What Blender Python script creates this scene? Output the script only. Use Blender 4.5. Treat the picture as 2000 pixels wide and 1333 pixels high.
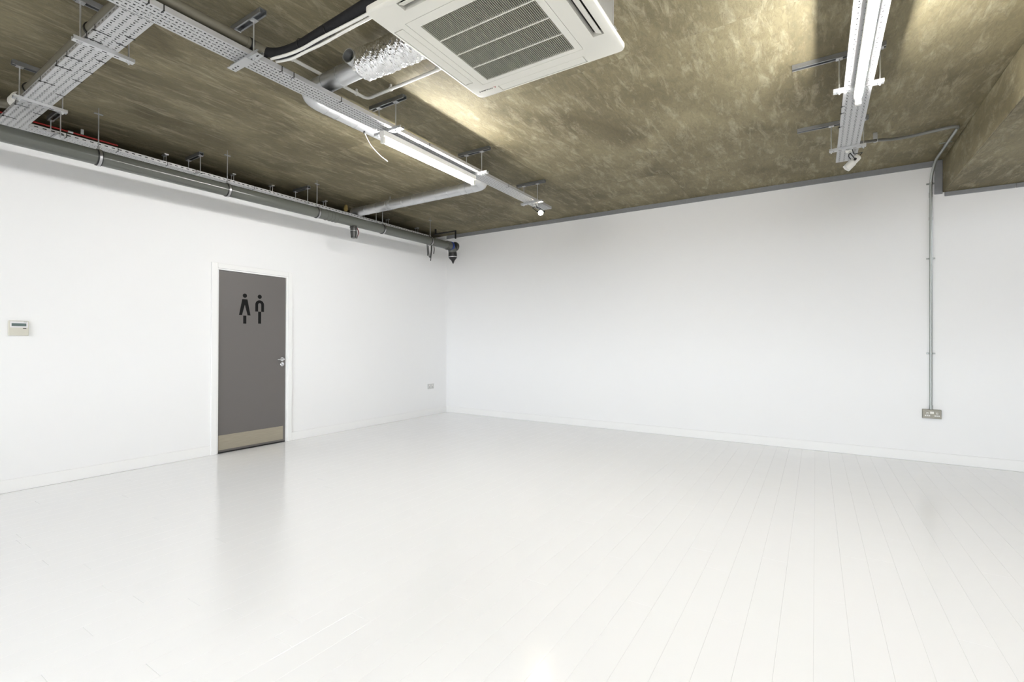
import bpy, bmesh, math, random
from math import sin, cos, pi, sqrt
from mathutils import Vector, Matrix

random.seed(7)
scene = bpy.context.scene
for o in list(bpy.data.objects):
    bpy.data.objects.remove(o)
COL = scene.collection

# ------------------------------------------------------------------ camera
F_PX, YAW, PITCH, ROLL, ZC = 931.92, 0.566962, 0.004425, 0.003001, 1.23518
fw = Vector((-sin(YAW) * cos(PITCH), cos(YAW) * cos(PITCH), sin(PITCH)))
rt = Vector((cos(YAW), sin(YAW), 0.0))
up = rt.cross(fw)
R_ = rt * cos(ROLL) + up * sin(ROLL)
U_ = -rt * sin(ROLL) + up * cos(ROLL)
cam_data = bpy.data.cameras.new('camera')
cam_data.sensor_fit = 'HORIZONTAL'
cam_data.sensor_width = 36.0
cam_data.lens = F_PX / 2000.0 * 36.0
cam_data.clip_start = 0.02
cam_data.clip_end = 200
cam = bpy.data.objects.new('camera', cam_data)
COL.objects.link(cam)
cam.matrix_world = Matrix(((R_.x, U_.x, -fw.x, 0.0), (R_.y, U_.y, -fw.y, 0.0),
                           (R_.z, U_.z, -fw.z, ZC), (0, 0, 0, 1)))
scene.camera = cam

# ------------------------------------------------------------------ world, light levels, exposure
SKY_STRENGTH = 15.5
TUBE_STRENGTH = 212.0
SPOT_STRENGTH = 420.0
scene.view_settings.view_transform = 'Standard'
scene.view_settings.look = 'None'
scene.view_settings.gamma = 1.0
scene.view_settings.use_curve_mapping = False
scene.view_settings.exposure = 0.1
world = bpy.data.worlds.new('sky')
scene.world = world
world.use_nodes = True
bg = world.node_tree.nodes['Background']
_w = world.node_tree
_tc = _w.nodes.new('ShaderNodeTexCoord')
_sx = _w.nodes.new('ShaderNodeSeparateXYZ')
_cr = _w.nodes.new('ShaderNodeValToRGB')                 # overcast sky above, grey ground below the horizon
_cr.color_ramp.elements[0].position = 0.49
_cr.color_ramp.elements[0].color = (0.16, 0.155, 0.15, 1)
_cr.color_ramp.elements[1].position = 0.51
_cr.color_ramp.elements[1].color = (0.87, 0.93, 1.0, 1)
_ma = _w.nodes.new('ShaderNodeMath')
_ma.operation = 'MULTIPLY_ADD'
_ma.inputs[1].default_value = 0.5
_ma.inputs[2].default_value = 0.5
_w.links.new(_tc.outputs['Generated'], _sx.inputs[0])
_w.links.new(_sx.outputs['Z'], _ma.inputs[0])
_w.links.new(_ma.outputs[0], _cr.inputs['Fac'])
_w.links.new(_cr.outputs['Color'], bg.inputs['Color'])
bg.inputs['Strength'].default_value = SKY_STRENGTH

# ------------------------------------------------------------------ room measures (metres)
XL, YB, ZT = -5.563, 6.562, 3.155          # faces of the baseboards, underside of the ceiling
XLW, YBW = XL - 0.012, YB + 0.012          # wall faces
XR, YR = 3.40, -4.60                       # wall beyond the right of the frame, wall behind the camera
RD = 0.70                                  # depth of the reveal in the right wall
XBM, ZBM = 1.112, 2.815                    # dropped beam: left face, underside


def link(o):
    COL.objects.link(o)
    return o


# ------------------------------------------------------------------ materials
MATS = {}


def principled(name, col, rough=0.5, metal=0.0, spec=0.5, coat=0.0, emit=None, es=0.0):
    m = bpy.data.materials.new(name)
    m.use_nodes = True
    b = m.node_tree.nodes['Principled BSDF']
    b.inputs['Base Color'].default_value = (*col, 1)
    b.inputs['Roughness'].default_value = rough
    b.inputs['Metallic'].default_value = metal
    b.inputs['Specular IOR Level'].default_value = spec
    b.inputs['Coat Weight'].default_value = coat
    if emit:
        b.inputs['Emission Color'].default_value = (*emit, 1)
        b.inputs['Emission Strength'].default_value = es
    MATS[name] = m
    return m


def nd(m, typ, **kw):
    n = m.node_tree.nodes.new(typ)
    for k, v in kw.items():
        setattr(n, k, v)
    return n


def noise_rough(m, scale=40, lo=0.3, hi=0.6, bump=0.0, colvar=0.0, stretch=(1, 1, 1), dist=0.02):
    """small variation of gloss, tone and relief"""
    nt = m.node_tree
    b = nt.nodes['Principled BSDF']
    tc = nd(m, 'ShaderNodeTexCoord')
    mp = nd(m, 'ShaderNodeMapping')
    mp.inputs['Scale'].default_value = stretch
    nz = nd(m, 'ShaderNodeTexNoise')
    nz.inputs['Scale'].default_value = scale
    nz.inputs['Detail'].default_value = 4
    nt.links.new(tc.outputs['Object'], mp.inputs['Vector'])
    nt.links.new(mp.outputs['Vector'], nz.inputs['Vector'])
    mr = nd(m, 'ShaderNodeMapRange')
    mr.inputs['To Min'].default_value = lo
    mr.inputs['To Max'].default_value = hi
    nt.links.new(nz.outputs['Fac'], mr.inputs['Value'])
    nt.links.new(mr.outputs['Result'], b.inputs['Roughness'])
    if bump:
        bp = nd(m, 'ShaderNodeBump')
        bp.inputs['Strength'].default_value = bump
        bp.inputs['Distance'].default_value = dist
        nt.links.new(nz.outputs['Fac'], bp.inputs['Height'])
        nt.links.new(bp.outputs['Normal'], b.inputs['Normal'])
    if colvar:
        c = b.inputs['Base Color'].default_value[:]
        mx = nd(m, 'ShaderNodeMix', data_type='RGBA')
        mx.inputs[6].default_value = tuple(x * (1 - colvar) for x in c[:3]) + (1,)
        mx.inputs[7].default_value = tuple(min(1, x * (1 + colvar)) for x in c[:3]) + (1,)
        nt.links.new(nz.outputs['Fac'], mx.inputs[0])
        nt.links.new(mx.outputs[2], b.inputs['Base Color'])
    return m


wall_paint = noise_rough(principled('wall_paint', (0.873, 0.873, 0.873), 0.6, spec=0.35), 9, 0.5, 0.65, bump=0.04, dist=0.01)
trim_paint = noise_rough(principled('trim_paint', (0.88, 0.878, 0.87), 0.35), 30, 0.3, 0.45)
floor_paint = noise_rough(principled('floor_paint', (0.918, 0.92, 0.926), 0.15, spec=0.5), 5, 0.10, 0.2, bump=0.03, dist=0.02)
grey_trim = noise_rough(principled('grey_sealant', (0.24, 0.245, 0.255), 0.5), 30, 0.4, 0.6, colvar=0.15)
door_grey = noise_rough(principled('door_laminate', (0.135, 0.125, 0.118), 0.38), 60, 0.34, 0.42)
picto_black = principled('pictogram_vinyl', (0.006, 0.006, 0.006), 0.6, spec=0.15)
galv = noise_rough(principled('galvanised_steel', (0.60, 0.61, 0.62), 0.4, metal=0.85), 25, 0.32, 0.5, colvar=0.1)
tray_steel = noise_rough(principled('tray_steel', (0.55, 0.555, 0.56), 0.5, metal=0.6), 18, 0.42, 0.58, colvar=0.07)
duct_steel = noise_rough(principled('duct_steel', (0.66, 0.67, 0.68), 0.3, metal=0.95), 12, 0.36, 0.5, colvar=0.06)
brushed = noise_rough(principled('brushed_steel', (0.42, 0.38, 0.30), 0.35, metal=0.8), 8, 0.25, 0.42, colvar=0.15, stretch=(1, 1, 14))
clip_steel = principled('clip_steel', (0.45, 0.45, 0.46), 0.3, metal=0.95)
channel_steel = noise_rough(principled('channel_steel', (0.36, 0.37, 0.38), 0.4, metal=0.9), 25, 0.35, 0.5, colvar=0.1)
conduit_steel = noise_rough(principled('conduit_steel', (0.40, 0.42, 0.41), 0.4, metal=0.8), 25, 0.35, 0.5, colvar=0.1)
chrome = principled('chrome', (0.75, 0.75, 0.77), 0.12, metal=1.0)
foil = principled('aluminium_foil', (0.85, 0.85, 0.86), 0.16, metal=1.0)
pvc_grey = noise_rough(principled('grey_pipe_plastic', (0.105, 0.11, 0.098), 0.3, spec=0.5), 3, 0.13, 0.17)
olive_pipe_m = noise_rough(principled('olive_pipe', (0.15, 0.138, 0.102), 0.5), 30, 0.4, 0.6, colvar=0.1)
pvc_dark = principled('dark_pipe_plastic', (0.035, 0.036, 0.034), 0.4)
black_foam = noise_rough(principled('black_insulation', (0.014, 0.014, 0.016), 0.75, spec=0.3), 40, 0.65, 0.85)
black_plastic = principled('black_plastic', (0.012, 0.012, 0.012), 0.45)
white_plastic = noise_rough(principled('white_plastic', (0.80, 0.79, 0.75), 0.35), 20, 0.3, 0.42)
ac_plastic = noise_rough(principled('cream_plastic', (0.79, 0.775, 0.705), 0.42), 20, 0.36, 0.48)
slat_plastic = principled('grille_plastic', (0.38, 0.37, 0.31), 0.45)
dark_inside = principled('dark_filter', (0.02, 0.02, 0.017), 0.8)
red_paint = principled('red_paint', (0.30, 0.012, 0.010), 0.4)
logo_red = principled('logo_red', (0.40, 0.012, 0.02), 0.4)
socket_metal = noise_rough(principled('socket_metal', (0.30, 0.285, 0.24), 0.4, metal=0.4), 30, 0.35, 0.5, colvar=0.08)
lcd = principled('lcd', (0.09, 0.13, 0.125), 0.2)
controller_case = principled('controller_case', (0.62, 0.60, 0.52), 0.45)
controller_white = principled('controller_face', (0.74, 0.73, 0.74), 0.4)
blue_tape = principled('blue_tape', (0.02, 0.05, 0.25), 0.5)
yellow_tape = principled('yellow_label', (0.26, 0.19, 0.06), 0.7)
translucent_white = principled('lamp_white', (0.85, 0.84, 0.8), 0.3)
tube_glow = principled('tube_glow', (0.9, 0.9, 0.9), 0.3, emit=(1.0, 0.985, 0.96), es=TUBE_STRENGTH)
bulb_glow = principled('bulb_glow', (0.9, 0.9, 0.9), 0.3, emit=(1.0, 0.86, 0.62), es=SPOT_STRENGTH)


def make_concrete(name, base, light, dark):
    m = principled(name, base, 0.62, spec=0.3)
    nt = m.node_tree
    b = nt.nodes['Principled BSDF']
    L = nt.links.new
    geo = nd(m, 'ShaderNodeNewGeometry')
    inf = nd(m, 'ShaderNodeObjectInfo')
    # each cast sheet has its own streaks and slightly its own tone
    cmb = nd(m, 'ShaderNodeVectorMath', operation='SCALE')
    L(inf.outputs['Random'], cmb.inputs['Scale'])
    cmb.inputs[0].default_value = (0.25, 0.12, 0.0)
    addv = nd(m, 'ShaderNodeVectorMath', operation='ADD')
    L(geo.outputs['Position'], addv.inputs[0])
    L(cmb.outputs[0], addv.inputs[1])

    def nz(scale, stretch, detail=5, rough=0.6, dist=0.0):
        mp = nd(m, 'ShaderNodeMapping')
        mp.inputs['Scale'].default_value = stretch
        mp.inputs['Rotation'].default_value = (0, 0, 0.22)
        L(addv.outputs[0], mp.inputs['Vector'])
        n = nd(m, 'ShaderNodeTexNoise')
        n.inputs['Scale'].default_value = scale
        n.inputs['Detail'].default_value = detail
        n.inputs['Roughness'].default_value = rough
        n.inputs['Distortion'].default_value = dist
        L(mp.outputs['Vector'], n.inputs['Vector'])
        return n

    def ramp(src, a, bb, ca, cb):
        r = nd(m, 'ShaderNodeValToRGB')
        r.color_ramp.elements[0].position = a
        r.color_ramp.elements[0].color = ca
        r.color_ramp.elements[1].position = bb
        r.color_ramp.elements[1].color = cb
        L(src, r.inputs['Fac'])
        return r

    big = nz(1.6, (1, 0.7, 1), 4, 0.55, 0.6)
    strk = nz(6.5, (2.0, 0.5, 1), 10, 0.74, 0.5)       # trowel strokes
    fine = nz(34.0, (1.2, 0.4, 1), 6, 0.75, 0.8)
    r1 = ramp(big.outputs['Fac'], 0.34, 0.68, (*dark, 1), (*base, 1))
    r2 = ramp(strk.outputs['Fac'], 0.50, 0.72, (0, 0, 0, 1), (1, 1, 1, 1))
    mx = nd(m, 'ShaderNodeMix', data_type='RGBA')
    mul = nd(m, 'ShaderNodeMath', operation='MULTIPLY')
    mul.inputs[1].default_value = 0.55
    L(r2.outputs['Color'], mul.inputs[0])
    L(mul.outputs[0], mx.inputs[0])
    L(r1.outputs['Color'], mx.inputs[6])
    mx.inputs[7].default_value = (*light, 1)
    fr = nd(m, 'ShaderNodeMapRange')
    fr.inputs['From Min'].default_value = 0.25
    fr.inputs['From Max'].default_value = 0.75
    fr.inputs['To Min'].default_value = 0.70
    fr.inputs['To Max'].default_value = 1.28
    L(fine.outputs['Fac'], fr.inputs['Value'])
    pr = nd(m, 'ShaderNodeSeparateColor')              # sheet tone, with the ceiling's light falloff put in
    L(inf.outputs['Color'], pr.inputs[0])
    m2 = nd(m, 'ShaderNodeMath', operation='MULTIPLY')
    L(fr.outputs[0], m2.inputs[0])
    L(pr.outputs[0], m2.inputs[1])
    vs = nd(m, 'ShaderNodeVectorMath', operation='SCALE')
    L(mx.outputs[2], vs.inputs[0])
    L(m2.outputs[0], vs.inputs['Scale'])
    L(vs.outputs[0], b.inputs['Base Color'])
    bp = nd(m, 'ShaderNodeBump')
    bp.inputs['Strength'].default_value = 0.6
    bp.inputs['Distance'].default_value = 0.012
    ad = nd(m, 'ShaderNodeMath', operation='ADD')
    L(strk.outputs['Fac'], ad.inputs[0])
    L(fine.outputs['Fac'], ad.inputs[1])
    L(ad.outputs[0], bp.inputs['Height'])
    L(bp.outputs['Normal'], b.inputs['Normal'])
    rr = nd(m, 'ShaderNodeMapRange')
    rr.inputs['To Min'].default_value = 0.45
    rr.inputs['To Max'].default_value = 0.75
    L(fine.outputs['Fac'], rr.inputs['Value'])
    L(rr.outputs[0], b.inputs['Roughness'])
    return m


concrete = make_concrete('cast_concrete', (0.27, 0.233, 0.14), (0.56, 0.51, 0.365), (0.14, 0.117, 0.065))

glass = bpy.data.materials.new('window_glass')
glass.use_nodes = True
_nt = glass.node_tree
_nt.nodes.clear()
_o = _nt.nodes.new('ShaderNodeOutputMaterial')
_t = _nt.nodes.new('ShaderNodeBsdfTransparent')
_g = _nt.nodes.new('ShaderNodeBsdfGlossy')
_g.inputs['Roughness'].default_value = 0.02
_f = _nt.nodes.new('ShaderNodeFresnel')
_x = _nt.nodes.new('ShaderNodeMixShader')
_nt.links.new(_f.outputs[0], _x.inputs[0])
_nt.links.new(_t.outputs[0], _x.inputs[1])
_nt.links.new(_g.outputs[0], _x.inputs[2])
_nt.links.new(_x.outputs[0], _o.inputs[0])


# ------------------------------------------------------------------ geometry collector
class MB:
    def __init__(s):
        s.v, s.f = [], []

    def add(s, vs, fs):
        n = len(s.v)
        s.v += [tuple(p) for p in vs]
        s.f += [tuple(i + n for i in f) for f in fs]
        return s

    def box(s, x0, x1, y0, y1, z0, z1):
        return s.add([(x0, y0, z0), (x1, y0, z0), (x1, y1, z0), (x0, y1, z0),
                      (x0, y0, z1), (x1, y0, z1), (x1, y1, z1), (x0, y1, z1)],
                     [(0, 3, 2, 1), (4, 5, 6, 7), (0, 1, 5, 4), (1, 2, 6, 5), (2, 3, 7, 6), (3, 0, 4, 7)])

    def prism(s, pts, vec):
        """closed outline pts (3d) pushed along vec"""
        n = len(pts)
        vec = Vector(vec)
        a = [Vector(p) for p in pts]
        vs = a + [p + vec for p in a]
        fs = [tuple(range(n))[::-1], tuple(range(n, 2 * n))]
        fs += [(i, (i + 1) % n, n + (i + 1) % n, n + i) for i in range(n)]
        return s.add(vs, fs)

    def tube(s, path, r, seg=12, caps=True, rr=None):
        path = [Vector(p) for p in path]
        n = len(path)
        rs = rr or [r] * n
        tang = []
        for i in range(n):
            d = Vector((0, 0, 0))
            if i:
                d += (path[i] - path[i - 1]).normalized()
            if i < n - 1:
                d += (path[i + 1] - path[i]).normalized()
            tang.append(d.normalized())
        ref = Vector((0, 0, 1)) if abs(tang[0].z) < 0.9 else Vector((1, 0, 0))
        nrm = (ref - tang[0] * ref.dot(tang[0])).normalized()
        rings = []
        for i in range(n):
            if i:
                ax = tang[i - 1].cross(tang[i])
                if ax.length > 1e-8:
                    nrm = Matrix.Rotation(tang[i - 1].angle(tang[i]), 3, ax.normalized()) @ nrm
            bn = tang[i].cross(nrm)
            rings.append([path[i] + (nrm * cos(2 * pi * k / seg) + bn * sin(2 * pi * k / seg)) * rs[i] for k in range(seg)])
        vs = [p for rg in rings for p in rg]
        fs = []
        for i in range(n - 1):
            for k in range(seg):
                k2 = (k + 1) % seg
                fs.append((i * seg + k, i * seg + k2, (i + 1) * seg + k2, (i + 1) * seg + k))
        if caps:
            fs.append(tuple(range(seg))[::-1])
            fs.append(tuple((n - 1) * seg + k for k in range(seg)))
        return s.add(vs, fs)

    def ring(s, c, axis, r_out, r_in, h, seg=24):
        """flat-walled ring (band) around a pipe"""
        c, a = Vector(c), Vector(axis).normalized()
        ref = Vector((0, 0, 1)) if abs(a.z) < 0.9 else Vector((1, 0, 0))
        n1 = (ref - a * ref.dot(a)).normalized()
        n2 = a.cross(n1)
        vs = []
        for k in range(seg):
            d = n1 * cos(2 * pi * k / seg) + n2 * sin(2 * pi * k / seg)
            vs += [c + d * r_out - a * h / 2, c + d * r_out + a * h / 2, c + d * r_in + a * h / 2, c + d * r_in - a * h / 2]
        fs = []
        for k in range(seg):
            p, q = 4 * k, 4 * ((k + 1) % seg)
            for j in range(4):
                fs.append((p + j, q + j, q + (j + 1) % 4, p + (j + 1) % 4))
        return s.add(vs, fs)

    def lathe(s, c, axis, prof, seg=24):
        """prof: list of (r, t along axis)"""
        c, a = Vector(c), Vector(axis).normalized()
        ref = Vector((0, 0, 1)) if abs(a.z) < 0.9 else Vector((1, 0, 0))
        n1 = (ref - a * ref.dot(a)).normalized()
        n2 = a.cross(n1)
        m = len(prof)
        vs = []
        for r, t in prof:
            for k in range(seg):
                d = n1 * cos(2 * pi * k / seg) + n2 * sin(2 * pi * k / seg)
                vs.append(c + a * t + d * max(r, 1e-4))
        fs = []
        for i in range(m - 1):
            for k in range(seg):
                k2 = (k + 1) % seg
                fs.append((i * seg + k, i * seg + k2, (i + 1) * seg + k2, (i + 1) * seg + k))
        fs.append(tuple(range(seg))[::-1])
        fs.append(tuple((m - 1) * seg + k for k in range(seg)))
        return s.add(vs, fs)


def world_loc(o):
    l = Vector(o.location)
    p = o.parent
    while p:
        l += Vector(p.location)
        p = p.parent
    return l


def build(name, mb, mat, parent=None, origin=None, smooth=True, bevel=0.0, solid=0.0, segs=2):
    """one mesh object; mb is in world coordinates"""
    base = world_loc(parent) if parent else Vector(origin if origin is not None else (0, 0, 0))
    me = bpy.data.meshes.new(name)
    me.from_pydata([tuple(Vector(p) - base) for p in mb.v], [], mb.f)
    me.validate()
    bm = bmesh.new()
    bm.from_mesh(me)
    bmesh.ops.recalc_face_normals(bm, faces=bm.faces)
    bm.to_mesh(me)
    bm.free()
    if smooth:
        me.polygons.foreach_set('use_smooth', [True] * len(me.polygons))
        me.set_sharp_from_angle(angle=0.6)
    me.materials.append(mat)
    o = link(bpy.data.objects.new(name, me))
    if parent:
        o.parent = parent
    else:
        o.location = base
    if solid:
        md = o.modifiers.new('thickness', 'SOLIDIFY')
        md.thickness = solid
        md.offset = 0
    if bevel:
        md = o.modifiers.new('edge', 'BEVEL')
        md.width = bevel
        md.segments = segs
        md.limit_method = 'ANGLE'
        md.angle_limit = 0.6
    return o


def tag(o, label, cat, group=None):
    o['label'] = label
    o['category'] = cat
    if group:
        o['group'] = group
    return o


def thing(name, label, cat, loc, group=None):
    e = link(bpy.data.objects.new(name, None))
    e.empty_display_size = 0.05
    e.location = loc
    return tag(e, label, cat, group)


def struct(o, label, cat=None):
    o['kind'] = 'structure'
    o['label'] = label
    o['category'] = cat or 'structure'
    return o


def copy_part(src, parent, loc=(0, 0, 0)):
    c = src.copy()
    COL.objects.link(c)
    c.parent = parent
    c.location = loc
    return c


def arc(c, a0, a1, r, u, v, n=8):
    c, u, v = Vector(c), Vector(u), Vector(v)
    return [c + u * (r * cos(a0 + (a1 - a0) * i / n)) + v * (r * sin(a0 + (a1 - a0) * i / n)) for i in range(n + 1)]


def fillet(pts, r, n=6):
    """polyline with rounded corners"""
    pts = [Vector(p) for p in pts]
    out = [pts[0]]
    for i in range(1, len(pts) - 1):
        a, b, c = pts[i - 1], pts[i], pts[i + 1]
        d1, d2 = (a - b), (c - b)
        rr = min(r, d1.length * 0.48, d2.length * 0.48)
        p, q = b + d1.normalized() * rr, b + d2.normalized() * rr
        for k in range(n + 1):
            t = k / n
            out.append(p * (1 - t) ** 2 + b * 2 * t * (1 - t) + q * t * t)
    out.append(pts[-1])
    return out


# ================================================================== SETTING
# ---- walls
DY0, DY1, DZ1 = 2.7096, 3.5064, 2.04       # door leaf
OY0, OY1, OZ = DY0 - 0.033, DY1 + 0.036, DZ1 + 0.033   # opening in the wall
ZWT = 3.04                                 # the left wall stops short of the ceiling
XV0 = XLW - 0.62
w = MB()
w.box(XV0, XLW, YR, OY0, 0, ZWT)
w.box(XV0, XLW, OY1, YBW + 0.2, 0, ZWT)
w.box(XV0, XLW, OY0, OY1, OZ, ZWT)
w.box(XV0, XLW - 0.16, OY0, OY1, 0, OZ)  # added block closing the doorway against outside light
struct(build('wall_left', w, wall_paint, smooth=False), 'white painted wall with the grey toilet door', 'wall')
w = MB().box(XV0 - 0.2, XV0, YR, YBW + 0.2, 0, ZT + 0.1)
struct(build('wall_left.001', w, concrete, smooth=False), 'bare concrete wall in the dark gap above the white wall', 'wall')
w = MB().box(XLW, XR + RD, YBW, YBW + 0.2, 0, ZT + 0.1)
w.box(XV0, XLW, YBW, YBW + 0.2, ZWT, ZT + 0.1)
struct(build('wall_back', w, wall_paint, smooth=False), 'white painted wall facing the camera on the right', 'wall')
WZ0, WZ1, WY0, WY1 = 2.45, 2.80, 0.6, 6.5       # high slot window in a deep reveal beyond the right of the frame
w = MB()
w.box(XR, XR + RD, YR, WY0, 0, ZT + 0.1)
w.box(XR, XR + RD, WY1, YBW + 0.2, 0, ZT + 0.1)
w.box(XR, XR + RD, WY0, WY1, 0, WZ0)
w.box(XR, XR + RD, WY0, WY1, WZ1, ZT + 0.1)
struct(build('wall_right', w, wall_paint, smooth=False), 'white painted wall with a high strip window', 'wall')
RZ0, RZ1, RWX0, RWX1 = 0.85, 2.70, -4.3, 1.9    # unseen windows added behind the camera to light the room
w = MB()
w.box(XV0 - 0.2, RWX0, YR - 0.2, YR, 0, ZT + 0.1)
w.box(RWX1, XR + RD, YR - 0.2, YR, 0, ZT + 0.1)
w.box(RWX0, RWX1, YR - 0.2, YR, 0, RZ0)
w.box(RWX0, RWX1, YR - 0.2, YR, RZ1, ZT + 0.1)
struct(build('wall_rear', w, wall_paint, smooth=False), 'white painted wall behind the camera with an added row of windows', 'wall')


def window(name, label, horiz, a0, a1, z0, z1, n, pos):
    """horiz 'y': in a wall facing X at pos; 'x': in a wall facing Y at pos (glass line)"""
    root = struct(link(bpy.data.objects.new(name, None)), label, 'window')
    root.location = (pos, (a0 + a1) / 2, z0) if horiz == 'y' else ((a0 + a1) / 2, pos, z0)

    def bx(m_, t0, t1, d, zz0, zz1):
        if horiz == 'y':
            m_.box(pos - d, pos + d, t0, t1, zz0, zz1)
        else:
            m_.box(t0, t1, pos - d, pos + d, zz0, zz1)
        return m_
    fr = MB()
    fw_ = min(0.05, (z1 - z0) * 0.07)
    bx(fr, a0, a1, 0.03, z0, z0 + fw_)
    bx(fr, a0, a1, 0.03, z1 - fw_, z1)
    for i in range(n + 1):
        t = min(max(a0 + (a1 - a0) * i / n, a0 + 0.025), a1 - 0.025)
        bx(fr, t - 0.02, t + 0.02, 0.028, z0 + fw_, z1 - fw_)
    build('window_frame', fr, trim_paint, root, smooth=False)
    for i in range(n):
        t0, t1 = a0 + (a1 - a0) * i / n + 0.025, a0 + (a1 - a0) * (i + 1) / n - 0.025
        build('window_pane', bx(MB(), t0, t1, 0.004, z0 + fw_, z1 - fw_), glass, root, smooth=False)
    pl = bpy.data.lights.new('window_portal', 'AREA')
    pl.shape = 'RECTANGLE'
    pl.size = a1 - a0
    pl.size_y = z1 - z0
    pl.cycles.is_portal = True
    po = link(bpy.data.objects.new('window_portal', pl))
    if horiz == 'y':
        po.matrix_world = Matrix.Translation((pos + 0.06, (a0 + a1) / 2, (z0 + z1) / 2)) @ Matrix(((0, 0, 1, 0), (1, 0, 0, 0), (0, 1, 0, 0), (0, 0, 0, 1)))
    else:
        po.matrix_world = Matrix.Translation(((a0 + a1) / 2, pos - 0.06, (z0 + z1) / 2)) @ Matrix(((1, 0, 0, 0), (0, 0, -1, 0), (0, 1, 0, 0), (0, 0, 0, 1)))


window('window_1', 'high strip window letting in daylight', 'y', WY0, WY1, WZ0, WZ1, 5, XR + RD - 0.08)
window('added_window_2', 'added row of unseen windows behind the camera', 'x', RWX0, RWX1, RZ0, RZ1, 5, YR - 0.1)

# ---- baseboards
BH = 0.1055


def baseboard(name, x0, x1, y0, y1, label):
    struct(build(name, MB().box(x0, x1, y0, y1, 0.0, BH), trim_paint, smooth=False, bevel=0.003), label, 'baseboard')


ARC_W = 0.062
baseboard('baseboard_left', XLW, XL, YR, OY0 - ARC_W + 0.03, 'white skirting board left of the door')
baseboard('baseboard_left.001', XLW, XL, OY1 + ARC_W - 0.03, YBW, 'white skirting board between the door and the corner')
baseboard('baseboard_back', XL, XR, YB, YBW, 'white skirting board along the back wall')
baseboard('baseboard_right', XR - 0.012, XR, YR, YB, 'white skirting board under the window')

# ---- grey strips where the back wall meets the concrete
struct(build('trim_1', MB().box(XLW, 1.045, YBW - 0.012, YBW, 3.094, ZT), grey_trim, smooth=False, bevel=0.002), 'grey strip along the top of the back wall', 'trim')
struct(build('trim_2', MB().box(1.045, XBM - 0.002, YBW - 0.012, YBW, 2.80, ZT), grey_trim, smooth=False, bevel=0.004), 'short upright grey strip beside the concrete beam', 'trim')
st = MB().box(XBM + 0.012, 1.648, YBW - 0.013, YBW, 2.769, ZBM)
s2 = MB().box(1.651, XR, YBW - 0.013, YBW, 2.769, ZBM)
struct(build('trim_3', st, grey_trim, smooth=False, bevel=0.006), 'grey strip under the concrete beam', 'trim')
struct(build('trim_4', s2, grey_trim, smooth=False, bevel=0.004), 'continuing grey strip at the right edge', 'trim')

# ---- ceiling: slab with cast sheets
ceil = struct(build('ceiling', MB().box(XV0 - 0.2, XBM + 0.05, YR - 0.2, YBW + 0.2, ZT + 0.004, ZT + 0.2), concrete, smooth=False),
              'rough olive brown cast concrete ceiling', 'ceiling')
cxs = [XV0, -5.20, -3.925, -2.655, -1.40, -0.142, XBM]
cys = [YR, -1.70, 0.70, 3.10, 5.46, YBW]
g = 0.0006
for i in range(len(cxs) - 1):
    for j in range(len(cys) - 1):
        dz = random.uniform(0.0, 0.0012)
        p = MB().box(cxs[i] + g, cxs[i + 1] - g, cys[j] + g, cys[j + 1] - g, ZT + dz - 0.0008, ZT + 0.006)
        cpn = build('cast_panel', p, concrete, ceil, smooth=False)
        tn = (0.74, 0.80, 0.86, 1.0, 1.06, 1.0)[i] * random.uniform(0.97, 1.03)  # left columns darkened for light falloff; random part is the sheet's own
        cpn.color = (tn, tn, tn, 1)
beam = struct(build('ceiling_beam', MB().box(XBM + 0.004, XR + 0.1, YR, YBW, ZBM + 0.004, ZT + 0.18), concrete, smooth=False),
              'dropped concrete beam at the upper right', 'beam')
bys = [YR, -2.6, -0.2, 2.28, 4.71, YBW]
build('beam_face', MB().box(XBM, XBM + 0.008, YR, YBW, ZBM, ZT), concrete, beam, smooth=False, bevel=0.003)
for j in range(len(bys) - 1):
    build('cast_panel', MB().box(XBM + 0.009, XR, bys[j] + g, bys[j + 1] - g, ZBM - 0.0005, ZBM + 0.008), concrete, beam, smooth=False, bevel=0.0015, segs=1)

# ---- floor: painted boards running away from the camera
floor = struct(build('floor', MB().box(XLW - 0.2, XR + 0.2, YR - 0.2, YBW + 0.2, -0.12, -0.008), floor_paint, smooth=False),
               'glossy white painted board floor', 'floor')
BW = 0.1272
X0 = -2.806 - BW * 22


def px_of(p):
    d = Vector(p) - Vector((0, 0, ZC))
    z = d.dot(fw)
    if z < 0.15:
        return None
    return (1000 + F_PX * d.dot(R_) / z, 666.5 - F_PX * d.dot(U_) / z)


def ground(x, y):
    d = fw + R_ * ((x - 1000) / F_PX) + U_ * ((666.5 - y) / F_PX)
    t = -ZC / d.z
    return d.x * t, d.y * t


joints = {}
for (a, b, c, d) in [(565, 800, 615, 840), (745, 865, 800, 907), (1060, 885, 1120, 930), (1285, 942, 1375, 990), (470, 1037, 525, 1095),
                     (838, 1255, 915, 1333), (1555, 1105, 1655, 1170), (225, 653, 258, 685), (80, 508, 115, 542), (125, 560, 155, 587),
                     (670, 655, 715, 692), (820, 415, 865, 440), (1200, 540, 1240, 575), (240, 1308, 262, 1333)]:
    gx, gy = ground((a + c) / 2 / 2.819, 860 + (b + d) / 2 / 2.819)
    joints.setdefault(int(math.floor((gx - X0) / BW)), gy)
planks = []
nrow = int((XR - X0) / BW) + 1
for r in range(nrow):
    xa, xb = max(X0 + r * BW, XL), min(X0 + (r + 1) * BW, XR)
    if xb - xa < 0.02:
        continue
    ln = random.choice([2.1, 2.4, 2.7])
    yj = joints.get(r, random.uniform(0, ln))
    ys = [YR]
    y = yj - math.ceil((yj - YR) / ln) * ln
    while y < YB - 0.25:
        if y > YR + 0.25:
            ys.append(y)
        y += ln
    ys.append(YB)
    for k in range(len(ys) - 1):
        planks.append((xa, xb, ys[k], ys[k + 1]))


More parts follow.
